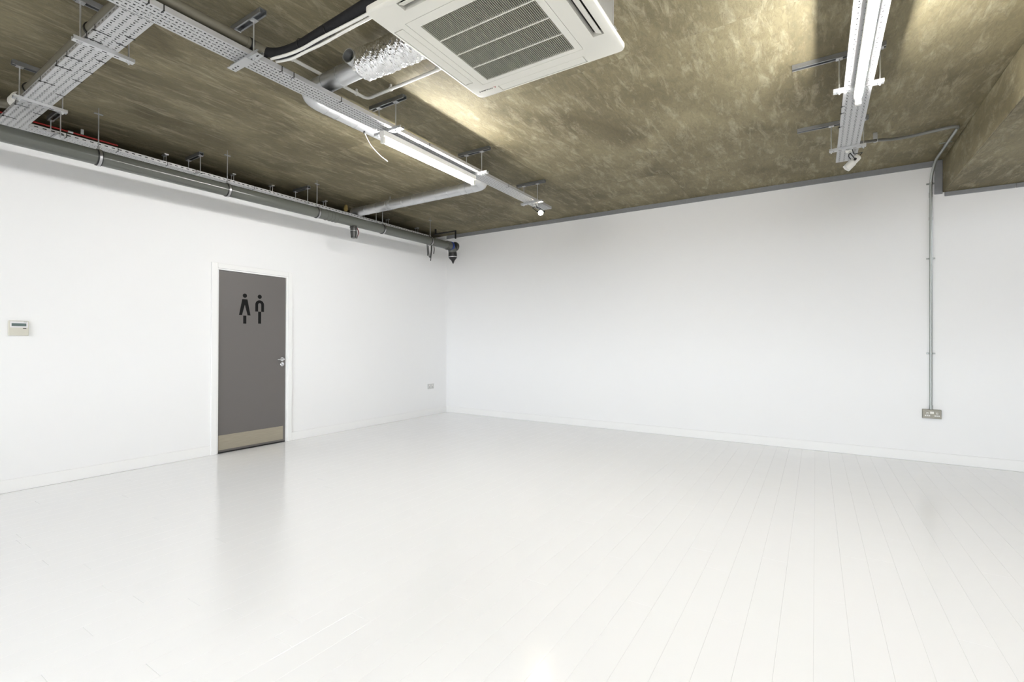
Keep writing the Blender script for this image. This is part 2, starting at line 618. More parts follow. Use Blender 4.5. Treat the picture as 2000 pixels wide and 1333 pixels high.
def plank_size(q):
    pts = []
    xa, xb, ya, yb = q
    yy = ya
    n = 0
    for i in range(9):
        for x in (xa, xb):
            p = px_of((x, ya + (yb - ya) * i / 8, 0))
            if p and 0 <= p[0] <= 2000 and 0 <= p[1] <= 1333:
                n += 1
                pts.append(p)
    if len(pts) < 2:
        return 0
    return (max(p[0] for p in pts) - min(p[0] for p in pts) + 1) * (max(p[1] for p in pts) - min(p[1] for p in pts) + 1)


planks.sort(key=plank_size, reverse=True)
GP = 0.00015


def plank_mb(mb, xa, xb, ya, yb, z=0.0):
    c = 0.0006
    xa, xb, ya, yb = xa + GP, xb - GP, ya + GP, yb - GP
    mb.add([(xa, ya, -0.008), (xb, ya, -0.008), (xb, yb, -0.008), (xa, yb, -0.008),
            (xa, ya, z - c), (xb, ya, z - c), (xb, yb, z - c), (xa, yb, z - c),
            (xa + c, ya + c, z), (xb - c, ya + c, z), (xb - c, yb - c, z), (xa + c, yb - c, z)],
           [(0, 3, 2, 1), (0, 1, 5, 4), (1, 2, 6, 5), (2, 3, 7, 6), (3, 0, 4, 7),
            (4, 5, 9, 8), (5, 6, 10, 9), (6, 7, 11, 10), (7, 4, 8, 11), (8, 9, 10, 11)])


rest = MB()
for i, q in enumerate(planks):
    if i < 300 and plank_size(q) > 0:
        m_ = MB()
        plank_mb(m_, *q)
        build('floor_board', m_, floor_paint, floor, smooth=False)
    else:
        plank_mb(rest, *q)
ro = build('floor_boards', rest, floor_paint, floor, smooth=False)
ro['kind'] = 'stuff'

# ---- door
door = struct(link(bpy.data.objects.new('door_1', None)), 'dark grey door with two black toilet figures and a steel kick plate', 'door')
door.location = (XL, (DY0 + DY1) / 2, 0)
XD = XL - 0.022                                # face of the leaf
leaf = build('leaf', MB().box(XD - 0.044, XD, DY0 + 0.002, DY1 - 0.002, 0.012, DZ1 - 0.002), door_grey, door, smooth=False, bevel=0.0015)
ln = MB()
ln.box(XLW - 0.14, XLW + 0.002, OY0, DY0 - 0.001, 0, OZ)
ln.box(XLW - 0.14, XLW + 0.002, DY1 + 0.001, OY1, 0, OZ)
ln.box(XLW - 0.14, XLW + 0.002, DY0 - 0.001, DY1 + 0.001, DZ1 + 0.001, OZ)
ln.box(XLW - 0.14, XD - 0.046, DY0 - 0.001, DY0 + 0.015, 0, DZ1)
ln.box(XLW - 0.14, XD - 0.046, DY1 - 0.015, DY1 + 0.001, 0, DZ1)
ln.box(XLW - 0.14, XD - 0.046, DY0 + 0.015, DY1 - 0.015, DZ1 - 0.015, DZ1 + 0.001)
build('lining', ln, trim_paint, door, smooth=False)
AX = XL + 0.006
ar = MB()
ar.box(XLW, AX, OY0 - ARC_W + 0.014, OY0 + 0.016, 0, OZ + ARC_W - 0.022)
build('architrave', ar, trim_paint, door, smooth=False, bevel=0.004)
ar = MB()
ar.box(XLW, AX, OY1 - 0.014, OY1 + ARC_W - 0.024, 0, OZ + ARC_W - 0.022)
build('architrave', ar, trim_paint, door, smooth=False, bevel=0.004)
ar = MB()
ar.box(XLW, AX, OY0 + 0.017, OY1 - 0.015, OZ - 0.016, OZ + ARC_W - 0.022)
build('architrave', ar, trim_paint, door, smooth=False, bevel=0.004)
kp = build('kick_plate', MB().box(XD, XD + 0.0016, DY0 + 0.008, DY1 - 0.028, 0.034, 0.198), brushed, door, smooth=False, bevel=0.0006, segs=1)
kp['label'] = 'brushed steel kick plate'
build('gap_strip', MB().box(XD - 0.05, XD - 0.002, DY0, DY1, 0, 0.0118), black_plastic, door, smooth=False)  # black strip added to stop leaking light and darken the gap
# lever handle and lock
HY, HZ = 3.458, 1.027
hd = MB()
hd.lathe((XD, HY, HZ), (1, 0, 0), [(0.026, 0), (0.026, 0.006), (0.024, 0.009), (0.011, 0.010), (0.010, 0.05)], 24)
hb = build('handle', hd, chrome, door)
hb['label'] = 'chrome lever handle'
lv = MB().tube(fillet([(XD + 0.045, HY, HZ), (XD + 0.056, HY - 0.02, HZ), (XD + 0.056, HY - 0.092, HZ - 0.001)], 0.02), 0.0085, 12)
build('lever', lv, chrome, hb)
lk = MB().lathe((XD, HY + 0.004, HZ - 0.062), (1, 0, 0), [(0.026, 0), (0.026, 0.006), (0.023, 0.009), (0.014, 0.010), (0.014, 0.018), (0.001, 0.019)], 24)
lo = build('lock', lk, chrome, door)
build('thumb_turn', MB().box(XD + 0.018, XD + 0.034, HY + 0.001, HY + 0.007, HZ - 0.076, HZ - 0.048), chrome, lo, smooth=False, bevel=0.002)
# the two figures: flat vinyl pieces
XV = XD + 0.0002
VT = (0.0009, 0, 0)


def yz(pts):
    return [(XV, y, z) for y, z in pts]


def disc(y, z, r, n=28):
    return yz([(y + r * cos(2 * pi * k / n), z + r * sin(2 * pi * k / n)) for k in range(n)])


fy, my = 3.001, 3.176
fem = MB()
fem.prism(disc(fy, 1.7765, 0.0245), VT)
fh = build('woman_figure', fem, picto_black, door, smooth=False)
fh['label'] = 'black figure in a skirt'
a_ = MB()
a_.prism(yz([(fy - 0.030, 1.735), (fy + 0.030, 1.735), (fy + 0.066, 1.549), (fy + 0.032, 1.549), (fy, 1.672), (fy - 0.032, 1.549), (fy - 0.066, 1.549)]), VT)
build('dress', a_, picto_black, fh, smooth=False)
a_ = MB().prism(yz([(fy - 0.018, 1.452), (fy + 0.018, 1.452), (fy + 0.018, 1.545), (fy - 0.018, 1.545)]), VT)
build('legs', a_, picto_black, fh, smooth=False)
mal = MB().prism(disc(my, 1.778, 0.0245), VT)
mh = build('man_figure', mal, picto_black, door, smooth=False)
mh['label'] = 'black figure with straight arms'
o_r, i_r, z_s, z_b = 0.053, 0.0185, 1.683, 1.600
out = [(my - o_r, z_b)] + [(my - o_r * cos(pi * k / 14), z_s + o_r * sin(pi * k / 14)) for k in range(15)] + [(my + o_r, z_b), (my + i_r, z_b)]
out += [(my + i_r * cos(pi * k / 10), z_s + i_r * sin(pi * k / 10)) for k in range(11)] + [(my - i_r, z_b)]
build('arms', MB().prism(yz(out), VT), picto_black, mh, smooth=False)
build('legs', MB().prism(yz([(my - 0.018, 1.458), (my + 0.018, 1.458), (my + 0.018, 1.600), (my - 0.018, 1.600)]), VT), picto_black, mh, smooth=False)

# ================================================================== CABLE TRAYS
ZTR = 2.921                                   # underside of the trays
FL = 0.028                                    # flange height


def perforated(mb, P, length, width, cells):
    """P(u, v) -> world point; cells: (u0,u1,v0,v1, hu0,hu1,hv0,hv1)"""
    for (u0, u1, v0, v1, a, b, c, d) in cells:
        vs = [P(u0, v0), P(u1, v0), P(u1, v1), P(u0, v1), P(a, c), P(b, c), P(b, d), P(a, d)]
        mb.add(vs, [(0, 1, 5, 4), (1, 2, 6, 5), (2, 3, 7, 6), (3, 0, 4, 7)])


def tray_cells(length, width, pattern):
    cells = []
    mgn = 0.006
    if pattern == 'long':                     # slots along the tray, dots between, staggered rows
        rows, pitch = 5, 0.05
        rw = (width - 2 * mgn) / rows
        n = int(length / pitch)
        for r in range(rows):
            v0, v1 = mgn + r * rw, mgn + (r + 1) * rw
            vc = (v0 + v1) / 2
            off = 0.0 if r % 2 == 0 else 0.025
            for k in range(n):
                u = k * pitch
                for h in (0, 1):
                    ua, ub = u + h * 0.025, u + (h + 1) * 0.025
                    slot = (h == 0) == (off == 0.0)
                    hl, hw = (0.0112, 0.0030) if slot else (0.0052, 0.0052)
                    um = (ua + ub) / 2
                    cells.append((ua, ub, v0, v1, um - hl, um + hl, vc - hw, vc + hw))
        return cells, n * pitch, mgn
    rows, pitch = 4, 0.05                     # slots across the tray with square holes between them
    rw = (width - 2 * mgn) / rows
    n = int(length / pitch)
    for r in range(rows):
        v0, v1 = mgn + r * rw, mgn + (r + 1) * rw
        vc = (v0 + v1) / 2
        for k in range(n):
            u = k * pitch
            cells.append((u, u + 0.02, v0, v1, u + 0.0065, u + 0.0135, vc - 0.0092, vc + 0.0092))
            cells.append((u + 0.02, u + pitch, v0, v1, u + 0.0290, u + 0.0410, vc - 0.0044, vc + 0.0044))
    return cells, n * pitch, mgn


def cable_tray(name, label, p0, udir, vdir, length, width, pattern, slotted=True):
    """p0: corner of the underside; udir along the tray, vdir across"""
    p0, ud, vd = Vector(p0), Vector(udir), Vector(vdir)
    root = thing(name, label, 'cable tray', p0 + ud * length / 2, 'perforated cable trays under the ceiling')

    def P(u, v):
        return p0 + ud * u + vd * v
    cells, L, mg = tray_cells(length, width, pattern)
    mb = MB()
    perforated(mb, P, L, width, cells)
    for v0, v1 in ((0, mg), (width - mg, width)):
        mb.add([P(0, v0), P(L, v0), P(L, v1), P(0, v1)], [(0, 1, 2, 3)])
    build('tray_bed', mb, tray_steel, root, smooth=False, solid=0.0012)
    for v in (0, width):
        fm = MB()
        n = int(L / 0.05) if slotted else 0
        if not slotted:
            fm.add([P(0, v), P(L, v), P(L, v) + Vector((0, 0, FL)), P(0, v) + Vector((0, 0, FL))], [(0, 1, 2, 3)])
        for k in range(n):
            u0, u1 = k * 0.05, (k + 1) * 0.05
            um = (u0 + u1) / 2

            def Q(u, z):
                return P(u, v) + Vector((0, 0, z))
            vs = [Q(u0, 0), Q(u1, 0), Q(u1, FL), Q(u0, FL), Q(um - 0.012, 0.010), Q(um + 0.012, 0.010), Q(um + 0.012, 0.018), Q(um - 0.012, 0.018)]
            fm.add(vs, [(0, 1, 5, 4), (1, 2, 6, 5), (2, 3, 7, 6), (3, 0, 4, 7)])
        inward = vd if v == 0 else -vd
        a = P(0, v) + Vector((0, 0, FL))
        b = P(L, v) + Vector((0, 0, FL))
        fm.add([a, b, b + inward * 0.007, a + inward * 0.007], [(0, 1, 2, 3)])
        build('tray_flange', fm, tray_steel, root, smooth=False, solid=0.0012)
    # tray cables, packed full width in black so the holes look shaded
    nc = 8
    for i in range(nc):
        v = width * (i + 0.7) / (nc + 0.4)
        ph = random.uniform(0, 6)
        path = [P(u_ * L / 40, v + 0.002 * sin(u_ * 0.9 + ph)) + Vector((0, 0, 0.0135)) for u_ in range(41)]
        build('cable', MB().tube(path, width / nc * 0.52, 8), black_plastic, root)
    return root


def cable_tie(parent, c, across, along, w, flange=True):
    """black strap around the tray; c on the underside, across = width vector direction"""
    c, ac, al = Vector(c), Vector(across), Vector(along)
    m_ = MB()
    h = 0.0025
    p = [c + ac * 0.0 - al * h, c + ac * w - al * h, c + ac * w + al * h, c - al * h * -1]
    m_.prism([c - al * h - Vector((0, 0, 0.003)), c + ac * w - al * h - Vector((0, 0, 0.003)), c + ac * w + al * h - Vector((0, 0, 0.003)), c + al * h - Vector((0, 0, 0.003))], (0, 0, 0.0018))
    e = c
    m_.prism([e - al * h - Vector((0, 0, 0.003)), e + al * h - Vector((0, 0, 0.003)), e + al * h - ac * 0.002 - Vector((0, 0, 0.003)), e - al * h - ac * 0.002 - Vector((0, 0, 0.003))], (0, 0, FL + 0.004))
    m_.box(*sorted((e.x - ac.x * 0.006 - 0.003, e.x - ac.x * 0.0 + 0.003)), *sorted((e.y - ac.y * 0.006 - 0.003, e.y + 0.003)), e.z - 0.007, e.z - 0.001)
    return build('cable_tie', m_, black_plastic, parent, smooth=False)


TX0, TX1 = -2.947, -2.792                      # main tray
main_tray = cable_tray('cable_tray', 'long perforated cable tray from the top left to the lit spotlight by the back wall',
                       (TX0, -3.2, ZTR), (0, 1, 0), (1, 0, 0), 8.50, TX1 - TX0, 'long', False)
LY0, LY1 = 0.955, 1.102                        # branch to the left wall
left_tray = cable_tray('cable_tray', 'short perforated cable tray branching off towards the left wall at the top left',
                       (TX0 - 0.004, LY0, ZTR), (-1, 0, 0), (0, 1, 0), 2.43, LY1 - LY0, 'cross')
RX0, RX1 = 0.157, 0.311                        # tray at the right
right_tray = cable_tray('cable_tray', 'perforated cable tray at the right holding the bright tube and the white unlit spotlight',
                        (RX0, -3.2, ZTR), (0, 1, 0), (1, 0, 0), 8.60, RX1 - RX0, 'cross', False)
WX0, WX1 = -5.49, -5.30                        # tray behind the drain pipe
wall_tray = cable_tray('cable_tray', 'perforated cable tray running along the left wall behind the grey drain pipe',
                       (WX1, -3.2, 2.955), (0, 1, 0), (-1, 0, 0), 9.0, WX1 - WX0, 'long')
# ties on the trays
for y, dl in ((1.020, 0.03), (1.085, 0.03), (1.72, 0.03), (1.80, 0.03), (2.16, 0.03), (3.06, 0.02), (4.31, 0.03)):
    cable_tie(main_tray, (TX1 + 0.001, y, ZTR), (-1, 0, 0), (0, 1, 0), dl)
for y in (4.10, 4.22, 4.48):
    cable_tie(right_tray, (RX0 - 0.001, y, ZTR), (1, 0, 0), (0, 1, 0), 0.018)
for x in (-3.20, -3.32, -3.62, -3.83, -4.02, -4.35, -4.85):
    cable_tie(left_tray, (x, LY1 + 0.001, ZTR), (0, -1, 0), (1, 0, 0), 0.045)
for x in (-3.28, -3.40, -3.72, -3.90, -4.22, -4.78, -5.1):
    cable_tie(left_tray, (x, LY0 - 0.001, ZTR), (0, 1, 0), (1, 0, 0), 0.07)
for y in (1.36, 1.71, 2.10, 2.35, 2.95):
    cable_tie(wall_tray, (WX1 + 0.001, y, 2.955), (-1, 0, 0), (0, 1, 0), 0.05)

# joint between the branch and the main tray: bolts with washers
for (bx, by) in ((-2.93, 1.02), (-2.905, 1.035), (-2.90, 1.10), (-2.885, 1.06), (-2.93, 1.10), (-2.87, 1.13)):
    build('bolt', MB().lathe((bx, by, ZTR - 0.001), (0, 0, -1), [(0.008, 0), (0.008, 0.0015), (0.0045, 0.002), (0.0045, 0.006), (0.002, 0.007)], 12), galv, main_tray)


# ------------------------------------------------------------------ trapeze hangers
def hanger(label, cx, cy, axis, half_c0, half_c1, b0, b1, rods, zb=2.9, group='trapeze hangers of the cable trays', slots=True, bw=0.041):
    """axis 'x' or 'y' = direction of the channels. half_c: ceiling channel extent, b: bracket extent, rods: positions along axis"""
    root = thing('tray_hanger', label, 'hanger', (cx, cy, zb), group)

    def P(t, s, z):
        return (t, cy + s, z) if axis == 'x' else (cx + s, t, z)

    def chan(t0, t1, z0, z1, openside):
        m_ = MB()
        h = bw / 2
        # U-shaped channel with lips; open side down (-1) or closed below (+1)
        prof = [(-h, z0), (-h, z1), (h, z1), (h, z0), (h - 0.009, z0), (h - 0.009, z0 + 0.004), (h - 0.0025, z0 + 0.004), (h - 0.0025, z1 - 0.0025),
                (-h + 0.0025, z1 - 0.0025), (-h + 0.0025, z0 + 0.004), (-h + 0.009, z0 + 0.004), (-h + 0.009, z0)]
        if openside > 0:
            prof = [(s, z0 + z1 - z) for s, z in prof][::-1]
        a = [P(t0, s, z) for s, z in prof]
        vec = Vector(P(t1, 0, 0)) - Vector(P(t0, 0, 0))
        m_.prism(a, vec)
        return m_
    build('ceiling_channel', chan(half_c0, half_c1, ZT - 0.030, ZT - 0.0012, -1), channel_steel, root, smooth=False)
    br = build('bracket', chan(b0, b1, zb, zb + 0.020, +1), galv, root, smooth=False)
    if slots:
        n = max(3, int((b1 - b0) / 0.05))
        for k in range(n):
            t = b0 + (b1 - b0) * (k + 0.5) / n
            q0, q1 = P(t - 0.011, -0.004, zb - 0.0008), P(t + 0.011, 0.004, zb + 0.0004)
            build('slot', MB().box(min(q0[0], q1[0]), max(q0[0], q1[0]), min(q0[1], q1[1]), max(q0[1], q1[1]), zb - 0.0006, zb + 0.0004), black_plastic, br, smooth=False)
    for t in rods:
        p = Vector(P(t, 0, 0))
        build('rod', MB().tube([p + Vector((0, 0, zb - 0.016)), p + Vector((0, 0, ZT - 0.02))], 0.0042, 8), galv, root)
        build('washer_plate', MB().box(p.x - 0.019, p.x + 0.019, p.y - 0.019, p.y + 0.019, ZT - 0.035, ZT - 0.031), galv, root, smooth=False)
        build('nut', MB().lathe(p + Vector((0, 0, zb)), (0, 0, -1), [(0.013, 0), (0.013, 0.002), (0.0075, 0.0025), (0.0075, 0.010), (0.003, 0.0105)], 6), galv, root, smooth=False)
    return root


for y, t in ((1.535, 'trapeze hanger on the main cable tray where the black insulated pipe joins it'),
             (2.655, 'trapeze hanger at the near end of the lit tube on the main cable tray'),
             (3.795, 'trapeze hanger at the far end of the lit tube on the main cable tray'),
             (4.915, 'trapeze hanger right above the lit spotlight by the back wall')):
    hanger(t, -2.87, y, 'x', -3.06, -2.68, -3.0, -2.705, (-2.777, -2.966), bw=0.041)
for x, t in ((-3.445, 'trapeze hanger of the short branch tray nearest the main cable tray'),
             (-4.612, 'trapeze hanger of the short branch tray nearest the left wall')):
    hanger(t, x, 1.03, 'y', 0.90, 1.19, 0.905, 1.185, (0.938, 1.160))
hanger('trapeze hanger crossing the right cable tray at the end of the bright tube', 0.235, 3.815, 'x', -0.138, 0.376, 0.098, 0.366, (0.131, 0.345))
hanger('trapeze hanger crossing the right cable tray above the unlit white spotlight', 0.235, 4.965, 'x', -0.140, 0.372, 0.098, 0.356, (0.113, 0.338))
for y, t in ((2.37, 'small hanger of the wall tray above the second drain pipe clip'),
             (3.58, 'small hanger of the wall tray beside the ribbed pipe coupling'),
             (1.31, 'small hanger of the wall tray next to the branch tray'),
             (4.66, 'small hanger of the wall tray under the far metal duct')):
    hanger(t, -5.39, y, 'x', -5.53, -5.23, -5.52, -5.24, (-5.255, -5.505), zb=2.934, slots=False)

# flat joint plate with holes under the main tray
jp = thing('joint_plate', 'flat steel plate with three holes sticking out from the main cable tray', 'bracket', (-2.93, 1.50, 2.896))
build('plate', MB().box(-3.005, -2.80, 1.50, 1.552, 2.895, 2.899), tray_steel, jp, smooth=False, bevel=0.001)
for k in range(3):
    build('hole', MB().lathe((-2.985 + 0.028 * k, 1.526, 2.895), (0, 0, -1), [(0.006, 0), (0.006, 0.0006)], 12), black_plastic, jp, smooth=False)


# ------------------------------------------------------------------ tube lamps
def batten(label, xc, y0, y1, side):
    root = thing('tube_lamp', label, 'lamp', (xc, (y0 + y1) / 2, 2.90), 'tube lamps under the cable trays')
    z1 = ZTR - 0.0215
    bd = MB()
    prof = [(-0.024, z1), (-0.024, z1 - 0.040), (-0.015, z1 - 0.052), (0.015, z1 - 0.052), (0.024, z1 - 0.040), (0.024, z1)]
    bd.prism([(xc + a, y0, z) for a, z in prof], (0, y1 - y0, 0))
    build('lamp_body', bd, translucent_white, root, smooth=False)
    build('tube', MB().tube([(xc, y0 + 0.03, z1 - 0.078), (xc, y1 - 0.03, z1 - 0.078)], 0.013, 16), tube_glow, root)
    for y, s in ((y0, 1), (y1, -1)):
        build('end_cap', MB().box(xc - 0.017, xc + 0.017, min(y, y + s * 0.028), max(y, y + s * 0.028), z1 - 0.095, z1 - 0.0522), white_plastic, root, smooth=False, bevel=0.003)
    return root


batten('lit tube lamp under the main cable tray in the middle of the ceiling', -2.872, 2.60, 3.80, -1)
batten('dazzling lit tube lamp under the right cable tray at the top edge', 0.234, 2.66, 3.865, 1)
batten('lit tube lamp under the main cable tray behind the camera', -2.872, -2.95, -1.75, -1)
batten('lit tube lamp under the right cable tray behind the camera', 0.234, -1.65, -0.45, 1)
batten('added unseen tube lamp under the right cable tray overhead, just outside the top edge', 0.234, 0.38, 1.58, 1)  # extra lamp added out of view to brighten the middle of the floor


# ------------------------------------------------------------------ spotlights
def spotlight(label, base, head, aim, lit):
    base, head, aim = Vector(base), Vector(head), Vector(aim).normalized()
    root = thing('spotlight', label, 'spotlight', base, 'spotlights at the tray ends')
    build('mount', MB().lathe(base, (0, 0, -1), [(0.03, 0), (0.03, 0.010), (0.026, 0.014), (0.008, 0.015), (0.008, 0.03)], 20), white_plastic, root)
    side = aim.cross(Vector((0, 0, 1))).normalized()
    yk = MB().tube(fillet([base + Vector((0, 0, -0.03)), base + Vector((0, 0, -0.04)) + side * 0.04, head + side * 0.042], 0.012), 0.004, 8)
    yk.tube(fillet([base + Vector((0, 0, -0.03)), base + Vector((0, 0, -0.04)) - side * 0.04, head - side * 0.042], 0.012), 0.004, 8)
    build('yoke', yk, black_plastic, root)
    k = MB()
    k.lathe(head - side * 0.034, -side, [(0.011, 0), (0.011, 0.014)], 14)
    k.lathe(head + side * 0.034, side, [(0.011, 0), (0.011, 0.014)], 14)
    build('knob', k, black_plastic, root, smooth=False)
    h = MB().lathe(head - aim * 0.05, aim, [(0.017, 0), (0.026, 0.006), (0.029, 0.02), (0.029, 0.062), (0.033, 0.066), (0.033, 0.135), (0.030, 0.135), (0.028, 0.117)], 28)
    build('head', h, white_plastic if not lit else galv, root)
    build('bulb', MB().lathe(head + aim * 0.0685, aim, [(0.0205, 0), (0.0205, 0.005), (0.016, 0.010), (0.001, 0.013)], 20), bulb_glow if lit else translucent_white, root)
    cb = MB().tube(fillet([base + Vector((0.02, -0.03, -0.004)), base + Vector((0.03, -0.02, -0.05)), head - aim * 0.09, head - aim * 0.05], 0.03), 0.0035, 8)
    build('flex', cb, black_plastic, root)
    return root


spotlight('lit warm spotlight hanging at the end of the main cable tray near the back wall', (-2.87, 5.03, ZTR), (-2.835, 5.10, 2.845), (0.42, -0.80, -0.42), True)
spotlight('white unlit spotlight hanging at the end of the right cable tray', (0.245, 5.06, ZTR), (0.285, 5.15, 2.850), (-0.667, -0.07, -0.70), False)

# ------------------------------------------------------------------ ceiling cassette air conditioner
AX0, AX1, AY0, AY1, AZ = -1.801, -0.848, 1.512, 2.452, 2.788
acx, acy = (AX0 + AX1) / 2, (AY0 + AY1) / 2
ac = thing('air_conditioner', 'square cream ceiling cassette air conditioner with a slatted grille', 'air conditioner', (acx, acy, AZ))


def rounded_rect(x0, x1, y0, y1, r, z, n=6):
    pts = []
    for cx_, cy_, a in ((x1 - r, y1 - r, 0), (x0 + r, y1 - r, pi / 2), (x0 + r, y0 + r, pi), (x1 - r, y0 + r, 1.5 * pi)):
        for k in range(n + 1):
            t = a + pi / 2 * k / n
            pts.append((cx_ + r * cos(t), cy_ + r * sin(t), z))
    return pts


def loft(mb, loops):
    n = len(loops[0])
    vs = [p for lp in loops for p in lp]
    fs = [tuple(range(n)), tuple((len(loops) - 1) * n + k for k in range(n))[::-1]]
    for i in range(len(loops) - 1):
        for k in range(n):
            k2 = (k + 1) % n
            fs.append((i * n + k, (i + 1) * n + k, (i + 1) * n + k2, i * n + k2))
    mb.add(vs, fs)


pm = MB()
loft(pm, [rounded_rect(AX0 + 0.012, AX1 - 0.012, AY0 + 0.012, AY1 - 0.012, 0.03, AZ),
          rounded_rect(AX0 + 0.003, AX1 - 0.003, AY0 + 0.003, AY1 - 0.003, 0.033, AZ + 0.004),
          rounded_rect(AX0, AX1, AY0, AY1, 0.034, AZ + 0.013),
          rounded_rect(AX0, AX1, AY0, AY1, 0.034, AZ + 0.026),
          rounded_rect(AX0 + 0.01, AX1 - 0.01, AY0 + 0.01, AY1 - 0.01, 0.03, AZ + 0.034)])
panel = build('panel', pm, ac_plastic, ac)
GX0, GX1, GY0, GY1 = -1.688, -1.034, 1.672, 2.318     # intake frame
HX0, HX1, HY0, HY1 = -1.634, -1.074, 1.728, 2.288     # slatted opening
SW = 0.058
vents = [('y', -1.62, -1.03, AY0 + 0.065, True), ('y', -1.62, -1.06, AY1 - 0.036 - 0.012, False),
         ('x', 1.69, 2.27, AX0 + 0.048, False), ('x', 1.66, 2.255, AX1 - 0.075, True)]
cut = MB()
cut.box(HX0 - 0.002, HX1 + 0.002, HY0 - 0.002, HY1 + 0.002, AZ - 0.05, AZ + 0.02)
for ax_, a, b, c, op in vents:
    h = SW / 2
    d = AZ + (0.028 if op else 0.006)
    if ax_ == 'y':
        cut.box(a, b, c - h, c + h, AZ - 0.05, d)
    else:
        cut.box(c - h, c + h, a, b, AZ - 0.05, d)
# fine groove around the intake frame
gw = 0.0022
for (x0, x1, y0, y1) in ((GX0, GX1, GY0, GY0 + gw), (GX0, GX1, GY1 - gw, GY1), (GX0, GX0 + gw, GY0 + gw, GY1 - gw), (GX1 - gw, GX1, GY0 + gw, GY1 - gw)):
    cut.box(x0, x1, y0, y1, AZ - 0.01, AZ + 0.004)
cutter = build('cutter', cut, ac_plastic, None, smooth=False)
md = panel.modifiers.new('openings', 'BOOLEAN')
md.operation = 'DIFFERENCE'
md.object = cutter
md.solver = 'EXACT'
md.use_self = True
bpy.context.view_layer.update()
dg = bpy.context.evaluated_depsgraph_get()
nm = bpy.data.meshes.new_from_object(panel.evaluated_get(dg))
panel.modifiers.clear()
old = panel.data
panel.data = nm
nm.name = 'panel'
nm.polygons.foreach_set('use_smooth', [True] * len(nm.polygons))
nm.set_sharp_from_angle(angle=0.5)
bpy.data.objects.remove(cutter)

build('casing', MB().box(acx - 0.42, acx + 0.42, acy - 0.42, acy + 0.42, AZ + 0.0345, ZT - 0.02), galv, ac, smooth=False, bevel=0.004)
hb_ = MB()
for sx in (-1, 1):
    for sy in (-1, 1):
        hb_.box(acx + sx * 0.41 - 0.02, acx + sx * 0.41 + 0.02, acy + sy * 0.44 - 0.02, acy + sy * 0.44 + 0.02, AZ + 0.12, AZ + 0.125)
        hb_.tube([(acx + sx * 0.41, acy + sy * 0.45, AZ + 0.1), (acx + sx * 0.41, acy + sy * 0.45, ZT)], 0.005, 8)
build('mounting_rods', hb_, galv, ac, smooth=False)
gr = build('grille', MB().box(HX0, HX1, HY0, HY1, AZ + 0.0165, AZ + 0.0198), dark_inside, ac, smooth=False)
gr['label'] = 'dark intake behind the slats'
ns = 56
sl0 = None
for k in range(ns):
    x = HX0 + (HX1 - HX0) * (k + 0.5) / ns
    if sl0 is None:
        sl0 = build('slat', MB().prism([(x - 0.0015, HY0, AZ + 0.002), (x + 0.0013, HY0, AZ + 0.002), (x + 0.0018, HY0, AZ + 0.015), (x - 0.0010, HY0, AZ + 0.015)], (0, HY1 - HY0, 0)), slat_plastic, gr, smooth=False)
        xs0 = x
    else:
        copy_part(sl0, gr, (x - xs0, 0, 0))
for k in range(1, 4):
    y = HY0 + (HY1 - HY0) * k / 4
    build('cross_bar', MB().box(HX0, HX1, y - 0.003, y + 0.003, AZ + 0.0008, AZ + 0.0162), ac_plastic, gr, smooth=False)
for ax_, a, b, c, op in vents:
    m_ = MB()
    if op:                                    # vane turned down, dark slot either side
        pr_ = [(-0.016, -0.001), (0.013, 0.012), (0.012, 0.016), (-0.019, 0.003)]
    else:
        pr_ = [(-0.0265, 0.0005), (0.0265, 0.0005), (0.0265, 0.004), (-0.0265, 0.004)]
    if ax_ == 'y':
        s_ = -1
        m_.prism([(a + 0.006, c - s_ * p, AZ + q) for p, q in pr_], (b - a - 0.012, 0, 0))
    else:
        s_ = 1 if c > acx else -1
        m_.prism([(c + s_ * p * -1, a + 0.006, AZ + q) for p, q in pr_], (0, b - a - 0.012, 0))
    lv_ = build('louvre', m_, ac_plastic, ac, smooth=False, bevel=0.0012)
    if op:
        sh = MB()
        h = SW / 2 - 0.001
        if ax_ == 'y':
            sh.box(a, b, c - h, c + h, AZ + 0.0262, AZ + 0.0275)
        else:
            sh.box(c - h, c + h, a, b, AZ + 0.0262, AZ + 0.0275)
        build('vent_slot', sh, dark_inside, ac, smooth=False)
# red three-lozenge mark and black lettering
LX, LYp = -1.640, 2.374
lm = MB()
for k in range(3):
    t = pi / 2 + 2 * pi * k / 3
    d, e = Vector((cos(t), sin(t), 0)), Vector((-sin(t), cos(t), 0))
    o_ = Vector((LX, LYp, AZ))
    lm.prism([o_, o_ + d * 0.005 + e * 0.0029, o_ + d * 0.010, o_ + d * 0.005 - e * 0.0029], (0, 0, -0.0006))
build('emblem', lm, logo_red, ac, smooth=False)
fc = bpy.data.curves.new('lettering', 'FONT')
fc.body = 'MITSUBISHI'
fc.size = 0.017
fc.extrude = 0.0003
fc.align_x = 'LEFT'
fc.align_y = 'CENTER'
tmp = link(bpy.data.objects.new('lettering_source', fc))
bpy.context.view_layer.update()
tm = bpy.data.meshes.new_from_object(tmp.evaluated_get(bpy.context.evaluated_depsgraph_get()))
bpy.data.objects.remove(tmp)
wd = max(v.co.x for v in tm.vertices)
M4 = Matrix(((-1, 0, 0, LX - 0.017), (0, 1, 0, LYp), (0, 0, -1, AZ - 0.0004), (0, 0, 0, 1)))
for v in tm.vertices:
    q = M4 @ Vector((v.co.x * 0.098 / wd, v.co.y, v.co.z))
    v.co = q - Vector(ac.location)
tm.materials.clear()
tm.materials.append(picto_black)
tm.name = 'lettering'
lt = link(bpy.data.objects.new('lettering', tm))
lt.parent = ac

